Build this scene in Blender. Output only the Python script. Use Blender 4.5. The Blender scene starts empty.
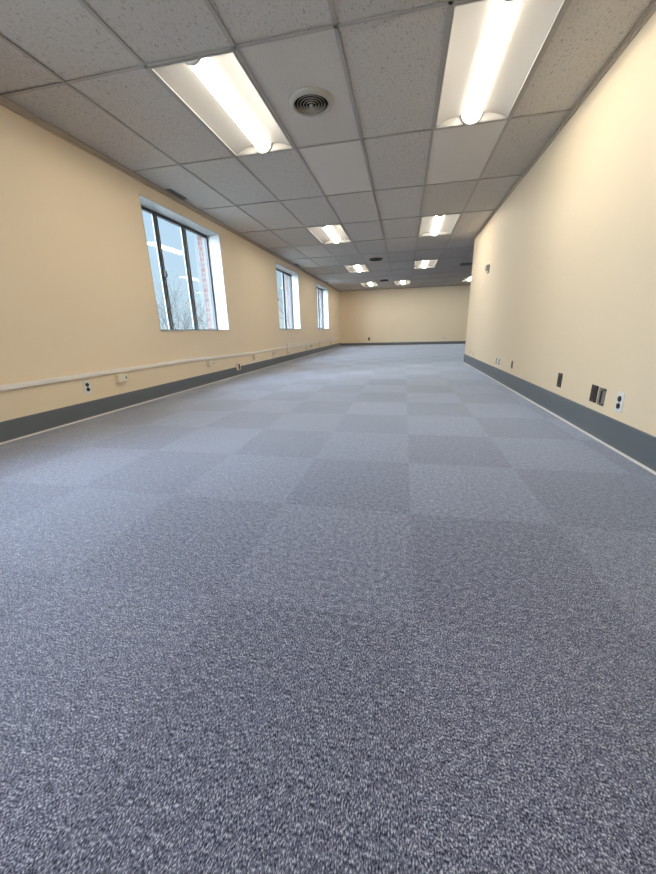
import bpy, bmesh, math, random
from mathutils import Vector, Matrix

C = bpy.context.scene.collection
SC = bpy.context.scene
PI = math.pi
random.seed(7)

# ------------------------------------------------------------------ room measures (metres)
XL, XR = -2.83, 1.256          # left wall face, right wall face
YB, YF = -6.3, 16.137          # back wall, far wall
YC = 7.93                      # where the right wall ends
XE = 6.0                       # far right side of the wider end of the room
H = 2.339                      # ceiling height
WT = 0.24                      # inner wall thickness, left
GX, GY = 0.61, 1.25            # ceiling grid pitch
CX0, CY0 = -2.267, 2.489       # grid origin
WZ0, WZ1 = 0.765, 2.165        # window sill / head
WINS = [(3.81, 5.53), (8.02, 9.75), (11.84, 13.60), (-4.60, -2.88), (-0.42, 1.30)]   # the last two are behind the camera


# ------------------------------------------------------------------ materials
def mat(name, col=(.8, .8, .8), rough=.6, metal=0.0, spec=None):
    m = bpy.data.materials.new(name); m.use_nodes = True
    b = m.node_tree.nodes['Principled BSDF']
    b.inputs['Base Color'].default_value = (*col, 1)
    b.inputs['Roughness'].default_value = rough
    b.inputs['Metallic'].default_value = metal
    if spec is not None: b.inputs['Specular IOR Level'].default_value = spec
    return m

def N(m, t, **kw):
    n = m.node_tree.nodes.new(t)
    for k, v in kw.items():
        if k.startswith('i_'):
            n.inputs[k[2:].replace('_', ' ')].default_value = v
        else: setattr(n, k, v)
    return n

def L(m, a, b): m.node_tree.links.new(a, b)
def P(m): return m.node_tree.nodes['Principled BSDF']

def math_node(m, op, a, b=None, c=None):
    n = N(m, 'ShaderNodeMath', operation=op)
    for i, v in enumerate((a, b, c)):
        if v is None: continue
        if isinstance(v, (int, float)): n.inputs[i].default_value = v
        else: L(m, v, n.inputs[i])
    return n.outputs[0]

def paint(name, col, var=.03, bump=.15, rough=.55):
    m = mat(name, col, rough)
    tc = N(m, 'ShaderNodeTexCoord')
    n = N(m, 'ShaderNodeTexNoise', i_Scale=1.3, i_Detail=4.0)
    L(m, tc.outputs['Object'], n.inputs['Vector'])
    r = N(m, 'ShaderNodeMapRange'); L(m, n.outputs['Fac'], r.inputs['Value'])
    r.inputs['To Min'].default_value = 1 - var; r.inputs['To Max'].default_value = 1 + var
    v = N(m, 'ShaderNodeVectorMath', operation='SCALE')
    v.inputs[0].default_value = col; L(m, r.outputs[0], v.inputs['Scale'])
    L(m, v.outputs[0], P(m).inputs['Base Color'])
    n2 = N(m, 'ShaderNodeTexNoise', i_Scale=220.0, i_Detail=2.0)
    L(m, tc.outputs['Object'], n2.inputs['Vector'])
    b = N(m, 'ShaderNodeBump', i_Strength=bump, i_Distance=.002)
    L(m, n2.outputs['Fac'], b.inputs['Height']); L(m, b.outputs[0], P(m).inputs['Normal'])
    return m

M = {}
M['wall'] = paint('beige wall paint', (.875, .735, .53))
M['trimpaint'] = paint('tan ceiling trim paint', (.50, .42, .32))
M['base'] = paint('grey vinyl cove base', (.135, .158, .18), .06, .05, .4)
M['caulk'] = mat('pale carpet edge', (.75, .72, .70), .8)
M['white'] = mat('white casing paint', (.43, .44, .44), .45)
M['casing'] = mat('shaded casing paint', (.075, .075, .078), .6)  # white casing with the shade of the outer jamb put into its colour
M['plastic'] = mat('white plastic', (.82, .82, .80), .35)
M['ivory'] = mat('ivory plastic', (.84, .78, .62), .4)
M['raceway'] = mat('pale raceway enamel', (.88, .84, .77), .4)
M['black'] = mat('black plastic', (.012, .012, .014), .4)
M['brown'] = mat('dark brown plastic', (.035, .024, .02), .35)
M['taupe'] = mat('taupe plastic', (.2, .17, .15), .4)
M['steel'] = mat('galvanised steel', (.42, .41, .38), .45, .8)
M['greyp'] = mat('grey plastic', (.33, .32, .30), .5)
M['frame'] = mat('dark bronze window frame', (.045, .045, .05), .4, .3)
M['sash'] = mat('grey aluminium sash', (.19, .205, .22), .4, .3)
M['grid'] = mat('ceiling grid enamel', (.40, .375, .34), .5)
M['lampwhite'] = mat('satin reflector enamel', (.34, .335, .32), .5)
M['cap'] = mat('white lamp cap', (.75, .73, .68), .4)
M['vent'] = mat('off white vent enamel', (.43, .41, .35), .45)
M['darkvent'] = mat('dark bronze vent enamel', (.045, .042, .04), .5)
M['ventdark'] = mat('dark duct throat', (.012, .012, .012), .8)
M['slot'] = mat('grey green vent slats', (.16, .18, .16), .5)
M['spackle'] = mat('white spackle', (.85, .83, .78), .8)

# lamp lens
m = bpy.data.materials.new('lit lamp lens'); m.use_nodes = True
b = P(m); b.inputs['Base Color'].default_value = (.9, .88, .82, 1); b.inputs['Roughness'].default_value = .4
b.inputs['Emission Color'].default_value = (1.0, .90, .75, 1); b.inputs['Emission Strength'].default_value = 27.5
M['lens'] = m

# ceiling tile: fissured mineral board, small tone change from tile to tile
m = mat('mineral fibre ceiling tile', (.6, .58, .54), .9); M['tile'] = m
tc = N(m, 'ShaderNodeTexCoord')
sx = N(m, 'ShaderNodeSeparateXYZ'); L(m, tc.outputs['Object'], sx.inputs[0])
cxn = math_node(m, 'FLOOR', math_node(m, 'DIVIDE', math_node(m, 'SUBTRACT', sx.outputs[0], CX0), GX))
cyn = math_node(m, 'FLOOR', math_node(m, 'DIVIDE', math_node(m, 'SUBTRACT', sx.outputs[1], CY0), GY))
cb = N(m, 'ShaderNodeCombineXYZ'); L(m, cxn, cb.inputs[0]); L(m, cyn, cb.inputs[1])
wn = N(m, 'ShaderNodeTexWhiteNoise', noise_dimensions='2D'); L(m, cb.outputs[0], wn.inputs['Vector'])
# newer, smoother tiles: column c2, rows r0 and r1 ; column c4, row r1
def is_tile(c, r):
    a = math_node(m, 'COMPARE', cxn, float(c), .3); b_ = math_node(m, 'COMPARE', cyn, float(r), .3)
    return math_node(m, 'MULTIPLY', a, b_)
new = math_node(m, 'MAXIMUM', math_node(m, 'MAXIMUM', math_node(m, 'MULTIPLY', is_tile(2, 0), .75), is_tile(2, 1)), is_tile(4, 1))
mp = N(m, 'ShaderNodeMapping'); mp.inputs['Scale'].default_value = (95, 42, 60); L(m, tc.outputs['Object'], mp.inputs[0])
n1 = N(m, 'ShaderNodeTexNoise', i_Scale=1.0, i_Detail=3.0, i_Distortion=.6); L(m, mp.outputs[0], n1.inputs['Vector'])
fis = N(m, 'ShaderNodeMapRange'); L(m, n1.outputs['Fac'], fis.inputs['Value'])
fis.inputs['From Min'].default_value = .30; fis.inputs['From Max'].default_value = .42
fis.inputs['To Min'].default_value = .55; fis.inputs['To Max'].default_value = 1.0
n2 = N(m, 'ShaderNodeTexNoise', i_Scale=160.0, i_Detail=2.0); L(m, tc.outputs['Object'], n2.inputs['Vector'])
gr = N(m, 'ShaderNodeMapRange'); L(m, n2.outputs['Fac'], gr.inputs['Value'])
gr.inputs['From Min'].default_value = .3; gr.inputs['From Max'].default_value = .7
gr.inputs['To Min'].default_value = .88; gr.inputs['To Max'].default_value = 1.06
tex = math_node(m, 'MULTIPLY', fis.outputs[0], gr.outputs[0])
mix = N(m, 'ShaderNodeMix'); L(m, new, mix.inputs[0]); L(m, tex, mix.inputs[2]); mix.inputs[3].default_value = 1.16
tone = math_node(m, 'MULTIPLY_ADD', wn.outputs[0], .12, .92)
tot = math_node(m, 'MULTIPLY', mix.outputs[0], tone)
v = N(m, 'ShaderNodeVectorMath', operation='SCALE'); v.inputs[0].default_value = (.585, .56, .515); L(m, tot, v.inputs['Scale'])
L(m, v.outputs[0], P(m).inputs['Base Color'])
bp = N(m, 'ShaderNodeBump', i_Strength=.5, i_Distance=.003); L(m, tex, bp.inputs['Height']); L(m, bp.outputs[0], P(m).inputs['Normal'])

# carpet tiles: quarter-turned blue-grey loop pile
m = mat('blue grey carpet tile', (.15, .16, .2), .95, spec=.1); M['carpet'] = m
tc = N(m, 'ShaderNodeTexCoord')
sx = N(m, 'ShaderNodeSeparateXYZ'); L(m, tc.outputs['Object'], sx.inputs[0])
tx = math_node(m, 'FLOOR', math_node(m, 'DIVIDE', math_node(m, 'SUBTRACT', sx.outputs[0], .05), .54))
ty = math_node(m, 'FLOOR', math_node(m, 'DIVIDE', math_node(m, 'SUBTRACT', sx.outputs[1], 1.30), .565))
cb = N(m, 'ShaderNodeCombineXYZ'); L(m, tx, cb.inputs[0]); L(m, ty, cb.inputs[1])
wn = N(m, 'ShaderNodeTexWhiteNoise', noise_dimensions='2D'); L(m, cb.outputs[0], wn.inputs['Vector'])
par = math_node(m, 'FLOORED_MODULO', math_node(m, 'ADD', math_node(m, 'ADD', tx, ty), 1.0), 2.0)      # 0/1 checker of pile direction
rib = N(m, 'ShaderNodeCombineXYZ')       # ribs follow the turn of the tile
def lerp(a, b_, f): return math_node(m, 'MULTIPLY_ADD', f, b_ - a, a)
L(m, math_node(m, 'MULTIPLY', sx.outputs[0], lerp(420, 340, par)), rib.inputs[0])
L(m, math_node(m, 'MULTIPLY', sx.outputs[1], lerp(190, 270, par)), rib.inputs[1])
n1 = N(m, 'ShaderNodeTexNoise', i_Scale=1.0, i_Detail=1.5, i_Roughness=.6); L(m, rib.outputs[0], n1.inputs['Vector'])
n3 = N(m, 'ShaderNodeTexNoise', i_Scale=60.0, i_Detail=4.0, i_Roughness=.8); L(m, tc.outputs['Object'], n3.inputs['Vector'])
n2 = N(m, 'ShaderNodeTexNoise', i_Scale=1.1, i_Detail=3.0); L(m, tc.outputs['Object'], n2.inputs['Vector'])
yarn = math_node(m, 'ADD', math_node(m, 'MULTIPLY', n1.outputs['Fac'], .68), math_node(m, 'MULTIPLY', n3.outputs['Fac'], .32))
cr = N(m, 'ShaderNodeValToRGB'); L(m, yarn, cr.inputs[0])
e = cr.color_ramp.elements
e[0].position = .385; e[0].color = (.012, .015, .034, 1)
e[1].position = .635; e[1].color = (.60, .64, .79, 1)
x = e.new(.45); x.color = (.080, .094, .155, 1)
x = e.new(.54); x.color = (.205, .225, .33, 1)
tone = math_node(m, 'ADD', math_node(m, 'MULTIPLY_ADD', wn.outputs[0], .04, .865), math_node(m, 'MULTIPLY', math_node(m, 'MULTIPLY', par, math_node(m, 'MULTIPLY_ADD', wn.outputs[0], .6, .4)), .17))
tone = math_node(m, 'MULTIPLY', tone, math_node(m, 'MULTIPLY_ADD', n2.outputs['Fac'], .25, .87))
v = N(m, 'ShaderNodeVectorMath', operation='SCALE'); L(m, cr.outputs[0], v.inputs[0]); L(m, tone, v.inputs['Scale'])
L(m, v.outputs[0], P(m).inputs['Base Color'])
L(m, math_node(m, 'MULTIPLY_ADD', par, .08, .78), P(m).inputs['Sheen Weight'])   # turned tiles show more pile at low angles
P(m).inputs['Sheen Roughness'].default_value = .45; P(m).inputs['Sheen Tint'].default_value = (.80, .88, 1.0, 1)
bp = N(m, 'ShaderNodeBump', i_Strength=.6, i_Distance=.003); L(m, yarn, bp.inputs['Height']); L(m, bp.outputs[0], P(m).inputs['Normal'])

# brick
m = mat('red brick with white mortar', (.4, .15, .12), .85); M['brick'] = m
tc = N(m, 'ShaderNodeTexCoord'); sx = N(m, 'ShaderNodeSeparateXYZ'); L(m, tc.outputs['Object'], sx.inputs[0])
cb = N(m, 'ShaderNodeCombineXYZ'); L(m, math_node(m, 'ADD', sx.outputs[0], sx.outputs[1]), cb.inputs[0]); L(m, sx.outputs[2], cb.inputs[1])
bt = N(m, 'ShaderNodeTexBrick', i_Scale=1.0, i_Mortar_Size=.012, i_Brick_Width=.215, i_Row_Height=.075)
bt.inputs['Color1'].default_value = (.06, .016, .013, 1); bt.inputs['Color2'].default_value = (.08, .026, .02, 1); bt.inputs['Mortar'].default_value = (.085, .077, .074, 1)
L(m, cb.outputs[0], bt.inputs['Vector']); L(m, bt.outputs['Color'], P(m).inputs['Base Color'])

# window glass: clear pane, Fresnel reflection
m = bpy.data.materials.new('clear window glass'); m.use_nodes = True; M['glass'] = m
nt = m.node_tree; nt.nodes.remove(P(m)); out = nt.nodes['Material Output']
tr = N(m, 'ShaderNodeBsdfTransparent'); tr.inputs[0].default_value = (.97, .985, .985, 1)
gl = N(m, 'ShaderNodeBsdfGlossy'); gl.inputs['Roughness'].default_value = .02
fr = N(m, 'ShaderNodeLayerWeight', i_Blend=.5); mx = N(m, 'ShaderNodeMixShader')
L(m, math_node(m, 'MULTIPLY_ADD', math_node(m, 'POWER', fr.outputs['Facing'], 5.0), .96, .04), mx.inputs[0]); L(m, tr.outputs[0], mx.inputs[1]); L(m, gl.outputs[0], mx.inputs[2]); L(m, mx.outputs[0], out.inputs[0])

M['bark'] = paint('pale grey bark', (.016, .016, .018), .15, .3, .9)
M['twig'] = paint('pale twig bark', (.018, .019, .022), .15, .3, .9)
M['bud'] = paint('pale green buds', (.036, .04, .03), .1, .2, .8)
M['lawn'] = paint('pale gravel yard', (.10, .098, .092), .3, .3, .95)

# ------------------------------------------------------------------ mesh helpers
class MB:
    def __init__(s): s.bm = bmesh.new()
    def box(s, x0, x1, y0, y1, z0, z1, bev=0, seg=2):
        g = bmesh.ops.create_cube(s.bm, size=1)
        vs = g['verts']
        for v in vs:
            v.co = Vector((x0 + (v.co.x + .5) * (x1 - x0), y0 + (v.co.y + .5) * (y1 - y0), z0 + (v.co.z + .5) * (z1 - z0)))
        if bev:
            es = {e for v in vs for e in v.link_edges}
            bmesh.ops.bevel(s.bm, geom=list(es), offset=bev, segments=seg, affect='EDGES', profile=.5)
        return s
    def cyl(s, c, axis, r, h, n=24, r2=None):
        g = bmesh.ops.create_cone(s.bm, cap_ends=True, segments=n, radius1=r, radius2=r if r2 is None else r2, depth=h)
        q = Vector((0, 0, 1)).rotation_difference(Vector(axis)).to_matrix()
        for v in g['verts']: v.co = q @ v.co + Vector(c)
        return s
    def lathe(s, prof, c, n=48, close=False):
        rings = []
        for r, z in prof:
            rings.append([s.bm.verts.new((c[0] + r * math.cos(2 * PI * k / n), c[1] + r * math.sin(2 * PI * k / n), c[2] + z)) for k in range(n)])
        pairs = list(zip(rings, rings[1:])) + ([(rings[-1], rings[0])] if close else [])
        for a, b in pairs:
            for k in range(n): s.bm.faces.new((a[k], a[(k + 1) % n], b[(k + 1) % n], b[k]))
        return s
    def prism(s, prof, y0, y1, cap=True):   # (x,z) outline extruded along y
        a = [s.bm.verts.new((x, y0, z)) for x, z in prof]; b = [s.bm.verts.new((x, y1, z)) for x, z in prof]
        n = len(prof)
        for k in range(n): s.bm.faces.new((a[k], a[(k + 1) % n], b[(k + 1) % n], b[k]))
        if cap: s.bm.faces.new(a); s.bm.faces.new(list(reversed(b)))
        return s
    def sheet(s, prof, y0, y1):
        a = [s.bm.verts.new((x, y0, z)) for x, z in prof]; b = [s.bm.verts.new((x, y1, z)) for x, z in prof]
        for k in range(len(prof) - 1): s.bm.faces.new((a[k], a[k + 1], b[k + 1], b[k]))
        return s
    def sweep(s, path, w, h):               # rectangular section (depth w along x, height h) along a y-z path
        rings = []
        for i, p in enumerate(path):
            d = Vector(path[min(i + 1, len(path) - 1)]) - Vector(path[max(i - 1, 0)]); d.normalize()
            up = Vector((1, 0, 0)).cross(d); up.normalize()
            if up.z < -1e-6: up = -up
            P0 = Vector(p)
            rings.append([s.bm.verts.new(P0 + q) for q in (up * -h / 2, Vector((w * .8, 0, 0)) - up * h / 2, Vector((w, 0, 0)) - up * h * .32,
                                                          Vector((w, 0, 0)) + up * h * .32, Vector((w * .8, 0, 0)) + up * h / 2, up * h / 2)])
        for a, b in zip(rings, rings[1:]):
            for k in range(6): s.bm.faces.new((a[k], a[(k + 1) % 6], b[(k + 1) % 6], b[k]))
        s.bm.faces.new(rings[0]); s.bm.faces.new(list(reversed(rings[-1])))
        return s
    def tube(s, a, b, r0, r1, n=5):
        a, b = Vector(a), Vector(b); d = b - a
        if d.length < 1e-5: return s
        q = Vector((0, 0, 1)).rotation_difference(d.normalized()).to_matrix()
        A, B = [], []
        for k in range(n):
            u = q @ Vector((math.cos(2 * PI * k / n), math.sin(2 * PI * k / n), 0))
            A.append(s.bm.verts.new(a + u * r0)); B.append(s.bm.verts.new(b + u * r1))
        for k in range(n): s.bm.faces.new((A[k], A[(k + 1) % n], B[(k + 1) % n], B[k]))
        return s
    def build(s, name, m, parent=None, smooth=False, normals=True):
        if normals: bmesh.ops.recalc_face_normals(s.bm, faces=s.bm.faces)
        me = bpy.data.meshes.new(name); s.bm.to_mesh(me); s.bm.free()
        if smooth:
            for f in me.polygons: f.use_smooth = True
        me.materials.append(M[m] if isinstance(m, str) else m)
        o = bpy.data.objects.new(name, me); C.objects.link(o)
        if parent: o.parent = parent
        return o

def tag(o, label=None, cat=None, group=None, kind=None):
    for k, v in (('label', label), ('category', cat), ('group', group), ('kind', kind)):
        if v: o[k] = v
    return o
def thing(name, label, cat, loc=(0, 0, 0), rz=0, group=None):
    o = bpy.data.objects.new(name, None); C.objects.link(o); o.empty_display_size = .1
    o.location = loc; o.rotation_euler = (0, 0, rz)
    return tag(o, label, cat, group)
def empty_struct(name, loc=(0, 0, 0)):
    o = bpy.data.objects.new(name, None); C.objects.link(o); o.location = loc; o['kind'] = 'structure'; return o
def struct(o, label=None, cat=None):
    o['kind'] = 'structure'; return tag(o, label, cat)
def copy_tree(o, parent=None):
    c = o.copy(); C.objects.link(c)
    if parent: c.parent = parent
    for ch in list(o.children): copy_tree(ch, c)
    return c

# ------------------------------------------------------------------ room shell
struct(MB().box(XL - .36, XE + .2, YB - .2, YF + .2, -.15, 0).build('floor', 'carpet'), 'blue-grey carpet tile floor running the length of the room', 'floor')

# left wall with three window holes
w = MB(); ys = [YB] + sorted(y for p in WINS for y in p) + [YF]
for i in range(0, len(ys), 2): w.box(XL - WT, XL, ys[i], ys[i + 1], 0, H + .12)
for a, b in WINS: w.box(XL - WT, XL, a, b, 0, WZ0); w.box(XL - WT, XL, a, b, WZ1, H + .12)
wl = struct(w.build('wall_left', 'wall'), 'long beige wall with three windows', 'wall')
w = MB()
for i in range(0, len(ys), 2): w.box(XL - WT - .135, XL - WT - .003, ys[i], ys[i + 1], -3.4, H + .8)
for a, b in WINS: w.box(XL - WT - .135, XL - WT - .003, a, b, -3.4, WZ0 - .02); w.box(XL - WT - .135, XL - WT - .003, a, b, WZ1 + .09, H + .8)
w.build('brick_facing', 'brick', wl)

struct(MB().box(XR, XR + .12, YB, YC, 0, H + .12).build('wall_right', 'wall'), 'plain beige wall on the right ending at a corner', 'wall')
struct(MB().box(XR + .12, XE, YC - .12, YC, 0, H + .12).build('wall_inner', 'wall'))
struct(MB().box(XL, XE, YF, YF + .15, 0, H + .12).build('wall_far', 'wall'), 'beige wall closing the far end of the room', 'wall')
struct(MB().box(XE, XE + .15, YC - .12, YF + .15, 0, H + .12).build('wall_east', 'wall'))
struct(MB().box(XL, XR + .12, YB - .15, YB, 0, H + .12).build('wall_back', 'wall'))

# baseboards : coved vinyl profile
def base_profile(h=.165, t=.008): return [(0, 0), (t + .006, 0), (t + .004, .008), (t, .02), (t, h - .006), (t - .004, h), (0, h)]
def baseboard(name, p0, p1, h):
    d = Vector((p1[0] - p0[0], p1[1] - p0[1], 0)); ln = d.length
    o = MB().prism(base_profile(h), 0, ln).build(name, 'base')
    o.location = (p0[0], p0[1], 0); o.rotation_euler = (0, 0, math.atan2(d.y, d.x) - PI / 2)
    e = MB().prism([(.012, 0), (.024, 0), (.022, .007), (.014, .010)], 0, ln).build('carpet_edge', 'caulk', o)
    return struct(o)
# the profile's +x must face the room: run with the room on the right of the walking direction
baseboard('baseboard_left', (XL, YB), (XL, YF), .152)
baseboard('baseboard_right', (XR, YC), (XR, YB), .166)
baseboard('baseboard_far', (XL, YF), (XE, YF), .125)
baseboard('baseboard_inner', (XE, YC), (XR, YC), .17)

# wall angle under the ceiling
t1 = MB().box(XL, XL + .020, YB, YF, H - .045, H - .018).box(XL, XL + .030, YB, YF, H - .018, H).build('trim_1', 'trimpaint'); struct(t1)
t2 = MB().box(XR - .012, XR, YB, YC, H - .028, H).box(XR - .030, XR, YB, YC, H - .006, H - .001).build('trim_2', 'trimpaint'); struct(t2)
t3 = MB().box(XL, XE, YF - .02, YF, H - .03, H).build('trim_3', 'trimpaint'); struct(t3)

# ceiling : tiles laid in a T-bar grid, holes where the lights sit
LIGHT_CELLS = [(1, -6), (4, -6), (1, -3), (4, -3), (1, 0), (4, 0), (1, 3), (4, 3), (1, 6), (4, 6), (1, 9), (3, 9), (7, 9)]
xs = [XL] + [CX0 + GX * k for k in range(-1, 14) if XL + .02 < CX0 + GX * k < XE] + [XE]
yl = [YB] + [CY0 + GY * k for k in range(-8, 12) if YB + .02 < CY0 + GY * k < YF - .02] + [YF]
def in_room(xm, ym): return xm < XR or ym > YC
tiles, grid = MB(), MB()
REC = .007
xs2 = sorted(xs + [XR]); yl2 = sorted(yl + [YC])
rt = random.Random(3)
HOLES = [(-.738, 3.11), (-.742, 9.42), (-.76, 13.43)]
def holed_tile(g, x0, x1, y0, y1, z0, z1, hx, hy, rad, n=48):
    bm = g.bm; inner = [[], []]; outer = [[], []]
    corner = {}
    for cx_, cy_ in ((x0, y0), (x0, y1), (x1, y0), (x1, y1)): corner[round((math.atan2(cy_ - hy, cx_ - hx) % (2 * PI)) / (2 * PI) * n) % n] = (cx_, cy_)
    for k in range(n):
        a = 2 * PI * k / n; dx, dy = math.cos(a), math.sin(a)
        tx_ = ((x1 - hx) if dx > 0 else (hx - x0)) / max(abs(dx), 1e-6); ty_ = ((y1 - hy) if dy > 0 else (hy - y0)) / max(abs(dy), 1e-6)
        tt = min(tx_, ty_)
        for q, z in enumerate((z0, z1)):
            inner[q].append(bm.verts.new((hx + rad * dx, hy + rad * dy, z))); outer[q].append(bm.verts.new((*corner.get(k, (hx + tt * dx, hy + tt * dy)), z)))
    for k in range(n):
        l = (k + 1) % n
        for q in (0, 1): bm.faces.new((inner[q][k], inner[q][l], outer[q][l], outer[q][k]))
        bm.faces.new((inner[0][k], inner[0][l], inner[1][l], inner[1][k])); bm.faces.new((outer[0][k], outer[0][l], outer[1][l], outer[1][k]))
for i in range(len(xs) - 1):
    for j in range(len(yl) - 1):
        x0, x1, y0, y1 = xs[i], xs[i + 1], yl[j], yl[j + 1]
        xm, ym = (x0 + x1) / 2, (y0 + y1) / 2
        c, r = math.floor((xm - CX0) / GX), math.floor((ym - CY0) / GY)
        if (c, r) in LIGHT_CELLS: continue
        sag = rt.uniform(-.0025, .0015)
        for a0, a1 in ([(x0, x1)] if not x0 < XR < x1 else [(x0, XR), (XR, x1)]):
            for b0, b1 in ([(y0, y1)] if not y0 < YC < y1 else [(y0, YC), (YC, y1)]):
                hole = [p for p in HOLES if a0 < p[0] < a1 and b0 < p[1] < b1]
                if hole: holed_tile(tiles, a0 + .001, a1 - .001, b0 + .001, b1 - .001, H + REC, H + REC + .015, *hole[0], .135)
                elif in_room((a0 + a1) / 2, (b0 + b1) / 2): tiles.box(a0 + .001, a1 - .001, b0 + .001, b1 - .001, H + REC + sag, H + REC + .015 + sag)
ceil = struct(tiles.build('ceiling', 'tile'), 'suspended ceiling of fissured grey tiles in a metal grid', 'ceiling')
GW = .012
def tbar(g, x0, x1, y0, y1): g.box(x0, x1, y0, y1, H - .001, H + .003); 
for x in xs[1:-1]:
    y0 = YB if x < XR else YC
    tbar(grid, x - GW, x + GW, y0, YF); grid.box(x - .004, x + .004, y0, YF, H + .003, H + .04)
for y in yl[1:-1]:
    x1 = XR if y < YC else XE
    tbar(grid, XL, x1, y - GW, y + GW); grid.box(XL, x1, y - .004, y + .004, H + .003, H + .04)
grid.build('ceiling_grid', 'grid', ceil)
struct(MB().box(XL - .37, XE + .2, YB - .2, YF + .2, H + .13, H + .3).build('roof', 'tile'))

# ------------------------------------------------------------------ windows
MULL = [(.475, .54), (1.055, 1.135)]
for i, (a, b) in enumerate(WINS):
    W = empty_struct('window_%d' % (i + 1), (XL, a, 0))
    tag(W, ['largest three-pane sliding window nearest the camera', 'middle window on the left wall', 'far window near the end of the left wall', 'window farthest behind the camera', 'window just behind the camera'][i], 'window')
    n = b - a; d = .20
    MB().box(-d, .001, 0, .006, WZ0, WZ1).box(-d, .001, n - .006, n, WZ0, WZ1).box(-d, .001, 0, n, WZ1 - .006, WZ1).build('reveal', 'white', W)
    MB().box(-WT, .012, 0, n, WZ0 - .004, WZ0 + .008, .003).build('sill', 'white', W)
    f = MB()
    z0, z1 = WZ0 + .008, WZ1 - .006; fw = .032
    f.box(-WT, -d, .006, .006 + fw, z0, z1); f.box(-WT, -d, n - .006 - fw, n - .006, z0, z1)
    f.box(-WT, -d, .006, n - .006, z1 - .035, z1); f.box(-WT, -d, .006, n - .006, z0, z0 + .012)
    f.build('window_frame', 'frame', W)
    MB().box(-WT - .04, -WT, n - .035, n, WZ0 - .02, WZ1 + .03).box(-WT - .04, -WT, 0, .03, WZ0 - .02, WZ1 + .03).build('outer_casing', 'casing', W)
    for k, (p, q) in enumerate(MULL):
        s = (q - p)
        mm = MB().box(-WT + .008, -d - .012, p, p + s * .5, z0, z1 - .03, .003).box(-WT + .002, -d + .002, p + s * .5, q, z0, z1 - .03, .003)
        o = mm.build('mullion', 'sash', W)
        MB().box(-d + .002, -d + .006, q - .014, q - .002, z0, z1 - .03).build('gasket', 'frame', o)
    lt = MB().box(-d + .004, -d + .032, MULL[0][0] + .03, MULL[0][0] + .055, 1.42, 1.50, .004).box(-d + .012, -d + .045, MULL[0][0] + .036, MULL[0][0] + .05, 1.44, 1.463, .003)
    lt.build('latch', 'black', W)
    edges = [.006 + fw, MULL[0][0], MULL[0][1], MULL[1][0], MULL[1][1], n - .006 - fw]
    for k in range(0, 6, 2):
        MB().box(-d - .022, -d - .018, edges[k] - .003, edges[k + 1] + .003, z0 + .01, z1 - .03).build('pane', 'glass', W)

# ------------------------------------------------------------------ ceiling lights
def make_light():
    t = bpy.data.objects.new('ceiling_light', None); C.objects.link(t); t.empty_display_size = .1
    hw, hl = GX / 2 - .013, GY / 2 - .013
    MB().box(-hw, -hw + .014, -hl, hl, -.003, .006).box(hw - .014, hw, -hl, hl, -.003, .006).box(-hw, hw, -hl, -hl + .014, -.003, .006).box(-hw, hw, hl - .014, hl, -.003, .006).build('frame', 'lampwhite', t)
    lr = .072
    prof = []
    for k in range(13):                      # curved reflector from rim up to the lens
        u = k / 12; prof.append((hw - .012 - (hw - .012 - lr + .01) * u, .004 + .052 * math.sin(u * PI * .62) ** .9))
    for s in (-1, 1):
        MB().sheet([(s * x, z) for x, z in prof], -hl + .012, hl - .012).build('reflector', 'lampwhite', t, True, False)
    for s in (-1, 1):
        y0, y1 = sorted((s * (hl - .014), s * (hl - .006)))
        MB().prism([(hw - .012, .0), *[(x, z) for x, z in prof], *[(-x, z) for x, z in reversed(prof)], (-hw + .012, .0)], y0, y1).build('end_plate', 'lampwhite', t)
    hp = [(lr * math.cos(PI * k / 18), .056 - .050 * math.sin(PI * k / 18)) for k in range(19)]
    MB().prism(hp, -hl + .03, hl - .03).build('lens', 'lens', t)
    for s in (-1, 1):
        y0, y1 = sorted((s * (hl - .036), s * (hl - .010)))
        cp = [((lr + .010) * math.cos(PI * k / 18), .060 - .076 * math.sin(PI * k / 18)) for k in range(19)]
        MB().prism(cp, y0, y1).build('end_cap', 'cap', t)
    MB().box(-hw, hw, -hl, hl, .088, .10).box(-hw, -hw + .003, -hl, hl, .006, .09).box(hw - .003, hw, -hl, hl, .006, .09).build('housing', 'lampwhite', t)
    return t
LL = {(1, 0): 'long lit ceiling light left of the nearest round vent, window side', (4, 0): 'large lit ceiling light at the top edge, beside the right wall',
      (1, 3): 'second lit ceiling light from the camera in the window-side row', (4, 3): 'second lit ceiling light from the camera in the right-hand row',
      (1, 6): 'third lit ceiling light in the window-side row, beside a dark round vent', (4, 6): 'third lit ceiling light in the right-hand row, level with the wall corner',
      (1, 9): 'small lit ceiling light farthest down the window-side row by the far wall', (3, 9): 'small lit ceiling light nearest the far wall right of the last vent',
      (1, -3): 'unseen lit ceiling light added just behind the camera, window side', (4, -3): 'unseen lit ceiling light added just behind the camera, by the right wall',  # unseen rows behind the camera, added so the near walls get light
      (1, -6): 'unseen lit ceiling light added farthest behind the camera, window side', (4, -6): 'unseen lit ceiling light added farthest behind the camera, by the right wall',
      (7, 9): 'lit ceiling light half hidden behind the end of the right wall'}
proto = make_light(); first = True
for (c, r), lab in LL.items():
    o = proto if first else copy_tree(proto); first = False
    o.location = (CX0 + GX * (c + .5), CY0 + GY * (r + .5), H)
    tag(o, lab, 'ceiling light', 'recessed ceiling lights')

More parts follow.
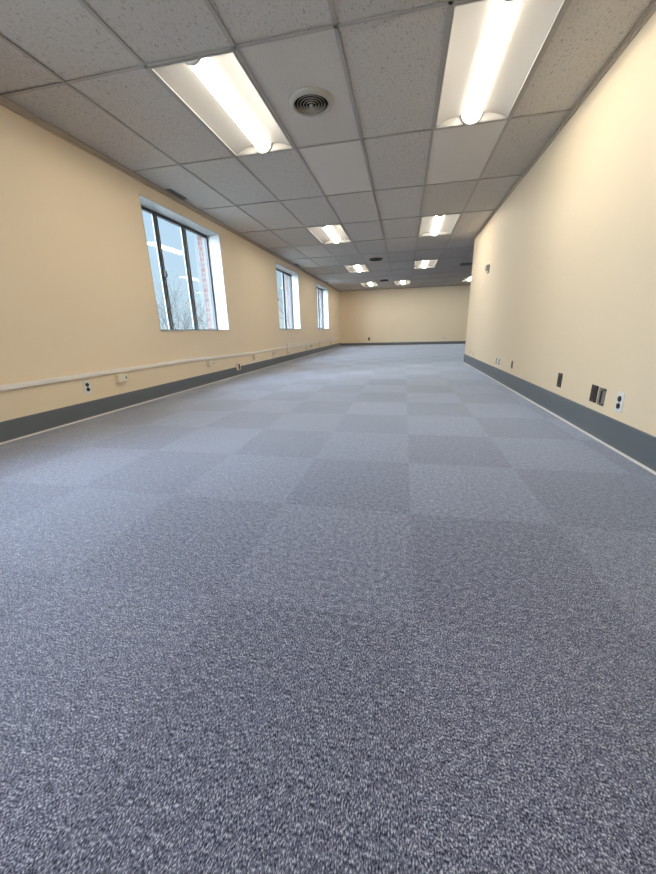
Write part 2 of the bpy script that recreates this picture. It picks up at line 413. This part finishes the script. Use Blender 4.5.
# ------------------------------------------------------------------ round ceiling vents
def make_vent(fin='vent'):
    t = bpy.data.objects.new('round_vent', None); C.objects.link(t); t.empty_display_size = .1
    MB().lathe([(.166, 0), (.166, -.003), (.156, -.016), (.144, -.025), (.133, -.028), (.128, -.024), (.127, -.006), (.132, -.004), (.133, 0)], (0, 0, 0), close=True).build('rim', fin, t, True)
    MB().lathe([(.1285, -.007), (.1285, .15), (.0005, .15)], (0, 0, 0)).build('throat', 'ventdark', t, True)
    for k, rr in enumerate((.103, .081, .059, .037)):
        z = -.021 - .002 * k
        MB().lathe([(rr, z), (rr + .0022, z + .0005), (rr - .001, z + .0075), (rr - .003, z + .007)], (0, 0, 0), close=True).build('cone_ring', fin, t, True)
    MB().lathe([(.0005, -.032), (.012, -.031), (.016, -.026), (.012, -.020), (.0005, -.018)], (0, 0, 0), 24).build('hub', fin, t, True)
    q = MB()
    for a in (.4, .4 + PI / 2): q.tube((-.128 * math.cos(a), -.128 * math.sin(a), -.012), (.128 * math.cos(a), .128 * math.sin(a), -.012), .002, .002, 6)
    q.build('spider_bar', 'ventdark', t)
    return t
vp = make_vent()
for k, (x, y, lab) in enumerate([(-.738, 3.11, 'large round ceiling vent with concentric rings in the whiter tile'),
                                 (-.742, 9.42, 'dark round ceiling vent midway down the room beside third light'),
                                 (-.76, 13.43, 'small dark round ceiling vent between the two farthest lights')]):
    o = vp if k == 0 else (make_vent('darkvent') if k == 1 else copy_tree(o))
    o.location = (x, y, H + REC); tag(o, lab, 'vent', 'round ceiling vents')

def slot_vent(name, x0, x1, y0, y1, lab, across, nslat, frame_m, group=None):
    t = thing(name, lab, 'vent', ((x0 + x1) / 2, (y0 + y1) / 2, H + REC - .003), 0, group)
    hx, hy = (x1 - x0) / 2, (y1 - y0) / 2; e = .010
    MB().box(-hx, -hx + e, -hy, hy, -.006, .002).box(hx - e, hx, -hy, hy, -.006, .002).box(-hx, hx, -hy, -hy + e, -.006, .002).box(-hx, hx, hy - e, hy, -.006, .002).build('frame', frame_m, t)
    MB().box(-hx + e, hx - e, -hy + e, hy - e, -.001, .002).build('throat', 'ventdark', t)
    for k in range(nslat):
        u = (k + 1) / (nslat + 1)
        if across: MB().box(-hx + e, hx - e, -hy + 2 * hy * u - .002, -hy + 2 * hy * u + .002, -.006, .001).build('slat', 'slot', t)
        else: MB().box(-hx + 2 * hx * u - .004, -hx + 2 * hx * u + .004, -hy + e, hy - e, -.007, .001).build('slat', 'slot', t)
    return t
for k, (y0, y1, lab) in enumerate([(4.25, 4.58, 'narrow grey slot vent in the ceiling above the nearest window'), (9.30, 9.63, 'narrow slot vent in the ceiling above the middle window'),
                                   (13.0, 13.33, 'narrow slot vent in the ceiling above the farthest window')]):
    slot_vent('slot_vent', XL + .038, XL + .105, y0, y1, lab, False, 2, 'slot', 'slot vents above the windows')
slot_vent('return_grille', 1.43, 2.13, 10.82, 11.24, 'dark rectangular return grille in the ceiling beyond the wall corner', True, 12, 'brown')

# ------------------------------------------------------------------ wall plates (local frame: +x out of wall, y along, z up)
def wall_thing(name, side, y, z, lab, cat, group=None):
    x = XL if side == 'L' else XR
    return thing(name, lab, cat, (x, y, z), 0 if side == 'L' else PI, group)
def duplex(name, side, y, z, w, h, lab, group, plate='plastic', thick=.006):
    t = wall_thing(name, side, y, z, lab, 'outlet', group)
    MB().box(0, thick, -w / 2, w / 2, -h / 2, h / 2, .002).build('cover_plate', plate, t)
    for s in (1, -1):
        zc = s * h * .185
        r = MB().cyl((thick + .001, 0, zc), (1, 0, 0), w * .24, .004, 24).build('socket', 'black', t)
        q = MB()
        for dy in (-.007, .007): q.box(thick + .003, thick + .0035, dy - .0015, dy + .0015, zc - .002, zc + .008)
        q.build('slot', 'brown', r)
    MB().cyl((thick, 0, 0), (1, 0, 0), .003, .002, 10).build('screw', 'steel', t)
    return t
duplex('power_outlet', 'R', 2.32, .271, .07, .115, 'white outlet with two black sockets nearest on the right wall', 'wall outlets')
duplex('power_outlet', 'R', 5.235, .257, .07, .115, 'left one of the paired white outlets midway along the right wall', 'wall outlets')
duplex('power_outlet', 'R', 5.085, .257, .07, .115, 'right one of the paired white outlets midway along the right wall', 'wall outlets')
duplex('power_outlet', 'L', 2.655, .281, .075, .115, 'white outlet with two black sockets under the left wall raceway', 'wall outlets')
def plate(name, side, y, z, w, h, m, lab, cat, slot=True, slotm='black'):
    t = wall_thing(name, side, y, z, lab, cat)
    MB().box(0, .006, -w / 2, w / 2, -h / 2, h / 2, .002).build('mounting_plate', m, t)
    if slot: MB().box(.006, .0085, -w * .2, w * .2, -h * .28, h * .28, .001).build('insert', slotm, t)
    for s in (1, -1): MB().cyl((.0065, 0, s * h * .40), (1, 0, 0), .003, .002, 10).build('screw', 'steel', t)
    return t
plate('blank_plate', 'R', 3.172, .283, .075, .112, 'brown', 'lone dark brown wall plate left of the paired plates', 'wall plate')
plate('blank_plate', 'R', 2.617, .271, .078, .112, 'brown', 'dark brown wall plate beside the metal jack box', 'wall plate', True, 'brown')
plate('jack_plate', 'R', 4.515, .277, .05, .09, 'taupe', 'narrow taupe wall plate right of the paired white outlets', 'wall plate', True, 'brown')
plate('jack_plate', 'R', 7.22, .252, .065, .10, 'ivory', 'larger of two small ivory plates near the wall corner', 'wall plate', True, 'greyp')
plate('jack_plate', 'R', 6.96, .228, .05, .075, 'ivory', 'smaller ivory plate right of another near the wall corner', 'wall plate', True, 'greyp')
# open metal jack box
t = wall_thing('jack_box', 'R', 2.522, .267, 'galvanised metal jack box with black slot between plate and outlet', 'wall plate')
MB().box(0, .004, -.037, .037, -.054, -.040).box(0, .004, -.037, .037, .040, .054).box(0, .004, -.037, -.018, -.054, .054).box(0, .004, .014, .037, -.054, .054).box(.004, .008, .016, .022, -.04, .04).box(.004, .012, -.008, .008, -.052, -.043, .002).box(.004, .012, -.008, .008, .043, .052, .002).build('bracket', 'steel', t)
MB().box(0, .002, -.018, .014, -.040, .040).build('opening', 'black', t)
# thermostat
t = wall_thing('thermostat', 'R', 6.36, 1.565, 'small grey thermostat high on the right wall near corner', 'thermostat')
MB().box(0, .012, -.055, .055, -.055, .065, .003).build('mounting_plate', 'taupe', t)
MB().box(.012, .045, -.045, .05, -.02, .06, .006).build('cover', 'greyp', t)
MB().box(.012, .035, -.02, .045, -.052, -.022, .003).build('sensor', 'plastic', t)
# spackled marks
for y, z, w_, lab in [(6.435, 1.89, .035, 'pale spackle mark above the thermostat'), (6.72, 1.42, .04, 'pale spackle mark just below the thermostat'),
                      (7.02, 1.01, .028, 'left one of the two low pale spackle marks on right wall'), (6.39, 1.0, .03, 'right one of the two low pale spackle marks on right wall')]:
    o = MB().lathe([(.0003, .003), (w_ * .6, .0028), (w_, .0012), (w_ * 1.1, 0)], (0, 0, 0), 20).build('spackle_spot', 'spackle', None, True)
    o.matrix_world = Matrix.Translation((XR, y, z)) @ Matrix.Rotation(-PI / 2, 4, 'Y') @ Matrix.Diagonal((1.35, .8, 1, 1))
    tag(o, lab, 'spackle patch', 'spackle marks on the right wall')
# far wall
def far_plate(name, x, z, w, h, m, lab):
    t = thing(name, lab, 'outlet', (x, YF, z), -PI / 2, 'far wall outlets')
    MB().box(0, .006, -w / 2, w / 2, -h / 2, h / 2, .002).build('cover_plate', m, t)
    for s in (1, -1): MB().cyl((.007, 0, s * h * .19), (1, 0, 0), w * .22, .004, 16).build('socket', 'black' if m != 'brown' else 'taupe', t)
far_plate('power_outlet', -1.534, .29, .085, .13, 'brown', 'dark outlet on the far wall')
far_plate('power_outlet', 1.70, .27, .075, .115, 'plastic', 'pale outlet on the far wall by the right wall corner')

# ------------------------------------------------------------------ left wall raceways and boxes
def rz(y):
    pts = [(-99, .386), (4.2, .386), (6.0, .343), (8.4, .336), (99, .338)]
    for (a, za), (b, zb) in zip(pts, pts[1:]):
        if a <= y <= b: return za + (zb - za) * (y - a) / (b - a)
o = MB().sweep([(XL, y, rz(y)) for y in (YB + .01, 2, 4.2, 6.2, 8.4, 12, 15.74)], .0243, .040).build('surface_mounted_raceway', 'raceway')
tag(o, 'long pale surface raceway running the length of the left wall', 'raceway')
t = thing('surface_mounted_raceway', 'thin upper raceway running under the two far windows above the long one', 'raceway', (XL, 8.42, .405))
MB().sweep([(0, 0, 0), (0, 7.18, -.015)], .018, .022).build('duct', 'raceway', t)
t = thing('raceway_riser', 'pale vertical raceway rising to the ceiling near the far corner', 'raceway', (XL, 15.70, .30))
MB().box(0, .022, -.028, .028, .12, 1.985, .003).build('duct', 'raceway', t)
MB().box(.0255, .045, -.06, .06, 0, .13, .004).build('mounting_elbow', 'raceway', t)
t = thing('surface_mounted_raceway', 'thin low raceway along the top of the left baseboard', 'raceway', (XL, 5.80, .164))
MB().box(0, .014, 0, 1.66, -.008, .010, .002).build('duct', 'raceway', t)
MB().box(0, .022, 1.62, 1.67, -.008, .130, .003).build('drop', 'raceway', t)
MB().box(0, .034, 1.60, 1.69, .05, .125, .004).build('box', 'raceway', t)
MB().box(.034, .036, 1.625, 1.665, .085, .115).build('socket', 'brown', t)

for k, (y, lab) in enumerate([(8.45, 'first vertical raceway drop below the middle window'), (10.22, 'second vertical raceway drop, beyond the middle window'),
                              (11.95, 'third vertical raceway drop, below the farthest window'), (13.8, 'last vertical raceway drop, just past the farthest window')]):
    t = thing('raceway_drop', lab, 'raceway', (XL, y, .20), 0, 'vertical raceway drops')
    MB().box(.0245, .036, -.03, .03, .02, .262, .004).build('cover', 'raceway', t)
    MB().box(.004, .034, -.026, .026, .03, .112, .003).build('mounting_duct', 'raceway', t)
    MB().box(.0, .04, -.036, .036, -.03, .035, .004).build('box', 'raceway', t)
    MB().cyl((.041, 0, .003), (1, 0, 0), .016, .003, 16).build('socket', 'brown', t)
def jbox(y, z, w, h, d, lab, name='junction_box', dot=True):
    t = wall_thing(name, 'L', y, z, lab, 'junction box', 'boxes under the raceway')
    MB().box(0, d, -w / 2, w / 2, -h / 2, h / 2, .005).build('mounting_box', 'ivory', t)
    MB().box(d, d + .003, -w * .46, w * .46, -h * .42, h * .42, .001).build('lid', 'ivory', t)
    if dot: MB().cyl((d + .003, w * .28, 0), (1, 0, 0), .010, .004, 16).build('knockout', 'black', t)
    MB().box(d + .003, d + .0045, -w * .2, w * .06, -h * .14, h * .14).build('faceplate', 'plastic', t)
    return t
jbox(3.055, .312, .125, .082, .042, 'ivory junction box under raceway right of the nearest left outlet')
jbox(4.80, .292, .135, .085, .040, 'ivory junction box under raceway below the nearest window')
t = jbox(6.46, .262, .16, .09, .042, 'ivory junction box under raceway above the low thin raceway')
jbox(10.80, .26, .10, .085, .045, 'small ivory junction box just past the second raceway drop')
t = duplex('power_outlet', 'L', 5.69, .155, .11, .115, 'thick ivory outlet box mounted on top of the left baseboard', 'wall outlets', 'ivory', .038)

# ------------------------------------------------------------------ outside
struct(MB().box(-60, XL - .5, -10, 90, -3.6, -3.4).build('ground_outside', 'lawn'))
def tree(loc, h, seed, lab, spread=.55, nb=3, buds=1.0):
    R_ = random.Random(seed); t = thing('bare_tree', lab, 'tree', loc, R_.uniform(0, 6), 'trees outside the windows')
    tr, tw, bd = MB(), MB(), MB()
    def grow(p, d, ln, r, lvl):
        steps = 3
        for s in range(steps):
            d = (d + Vector((R_.gauss(0, .10), R_.gauss(0, .10), R_.gauss(.03, .06)))).normalized()
            q = p + d * ln / steps; r1 = r * .86
            (tr if lvl < 3 else tw).tube(p, q, r, r1, 6 if lvl < 2 else (4 if lvl < 4 else 3)); p, r = q, r1
            if lvl >= 1 and lvl < 5 and s < steps - 1:
                side = Vector((R_.gauss(0, 1), R_.gauss(0, 1), R_.gauss(.2, .6))).normalized()
                grow(p, (d + side * spread * 1.4).normalized(), ln * R_.uniform(.45, .65), r * .55, lvl + 1)
        if lvl < 5:
            for k in range(nb):
                side = Vector((R_.gauss(0, 1), R_.gauss(0, 1), R_.gauss(.15, .5))).normalized()
                grow(p, (d + side * spread).normalized(), ln * R_.uniform(.6, .8), r * .68, lvl + 1)
        elif R_.random() < .7 * buds:
            u = Vector((R_.gauss(0, 1), R_.gauss(0, 1), R_.gauss(0, 1))).normalized() * R_.uniform(.012, .03)
            w_ = u.orthogonal().normalized() * u.length * .6
            vs = [bd.bm.verts.new(p + x) for x in (u, w_, -u, -w_)]; bd.bm.faces.new(vs)
    grow(Vector((0, 0, 0)), Vector((0, 0, 1)), h * .30, h * .018, 0)
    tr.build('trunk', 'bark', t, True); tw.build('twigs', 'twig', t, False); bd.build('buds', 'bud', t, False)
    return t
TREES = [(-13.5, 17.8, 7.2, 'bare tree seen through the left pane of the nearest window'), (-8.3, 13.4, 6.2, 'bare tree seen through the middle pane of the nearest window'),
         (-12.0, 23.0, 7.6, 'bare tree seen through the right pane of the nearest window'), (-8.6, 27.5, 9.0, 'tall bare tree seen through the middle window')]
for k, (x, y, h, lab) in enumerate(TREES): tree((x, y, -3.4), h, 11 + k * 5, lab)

# ------------------------------------------------------------------ sky, camera, view
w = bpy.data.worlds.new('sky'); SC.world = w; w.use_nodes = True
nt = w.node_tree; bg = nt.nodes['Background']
tc = nt.nodes.new('ShaderNodeTexCoord'); sp = nt.nodes.new('ShaderNodeSeparateXYZ'); cr = nt.nodes.new('ShaderNodeValToRGB')
nt.links.new(tc.outputs['Generated'], sp.inputs[0]); nt.links.new(sp.outputs[2], cr.inputs[0]); 
mr = nt.nodes.new('ShaderNodeMapRange'); mr.interpolation_type = 'SMOOTHSTEP'    # glow added to the unseen sky behind the camera, to light the walls
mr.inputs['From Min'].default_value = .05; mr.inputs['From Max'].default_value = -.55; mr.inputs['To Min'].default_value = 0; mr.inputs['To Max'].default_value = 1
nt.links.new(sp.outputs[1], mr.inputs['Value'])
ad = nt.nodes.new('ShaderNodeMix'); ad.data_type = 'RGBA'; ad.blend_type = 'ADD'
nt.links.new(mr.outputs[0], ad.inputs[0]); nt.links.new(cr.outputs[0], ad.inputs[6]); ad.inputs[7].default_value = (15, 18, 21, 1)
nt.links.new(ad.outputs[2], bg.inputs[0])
cr.color_ramp.elements[0].position = 0.0; cr.color_ramp.elements[0].color = (.70, .89, 1.0, 1)
cr.color_ramp.elements[1].position = .30; cr.color_ramp.elements[1].color = (.56, .80, 1.06, 1)
x = cr.color_ramp.elements.new(.75); x.color = (17, 20, 23, 1)    # unseen upper sky brightened to send more daylight into the room
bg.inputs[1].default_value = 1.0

cam = bpy.data.cameras.new('camera'); co = bpy.data.objects.new('camera', cam); C.objects.link(co)
cam.sensor_fit = 'HORIZONTAL'; cam.sensor_width = 36.0; cam.lens = 347.34 * 36 / 656; cam.clip_start = .02
r = Vector((0.9782445, 0.2057685, -0.0264013)); u = Vector((-0.0359389, 0.2934286, 0.9553052)); f = Vector((-0.2043186, 0.9335733, -0.2944400))
co.matrix_world = Matrix(((r.x, u.x, -f.x, 0), (r.y, u.y, -f.y, 0), (r.z, u.z, -f.z, .72389), (0, 0, 0, 1)))
SC.camera = co
SC.view_settings.view_transform = 'Standard'; SC.view_settings.look = 'None'; SC.view_settings.exposure = 0; SC.view_settings.gamma = 1
SC.view_settings.use_curve_mapping = False
SC.cycles.max_bounces = 12; SC.cycles.diffuse_bounces = 8; SC.cycles.transparent_max_bounces = 16
SC.cycles.caustics_reflective = False; SC.cycles.caustics_refractive = False
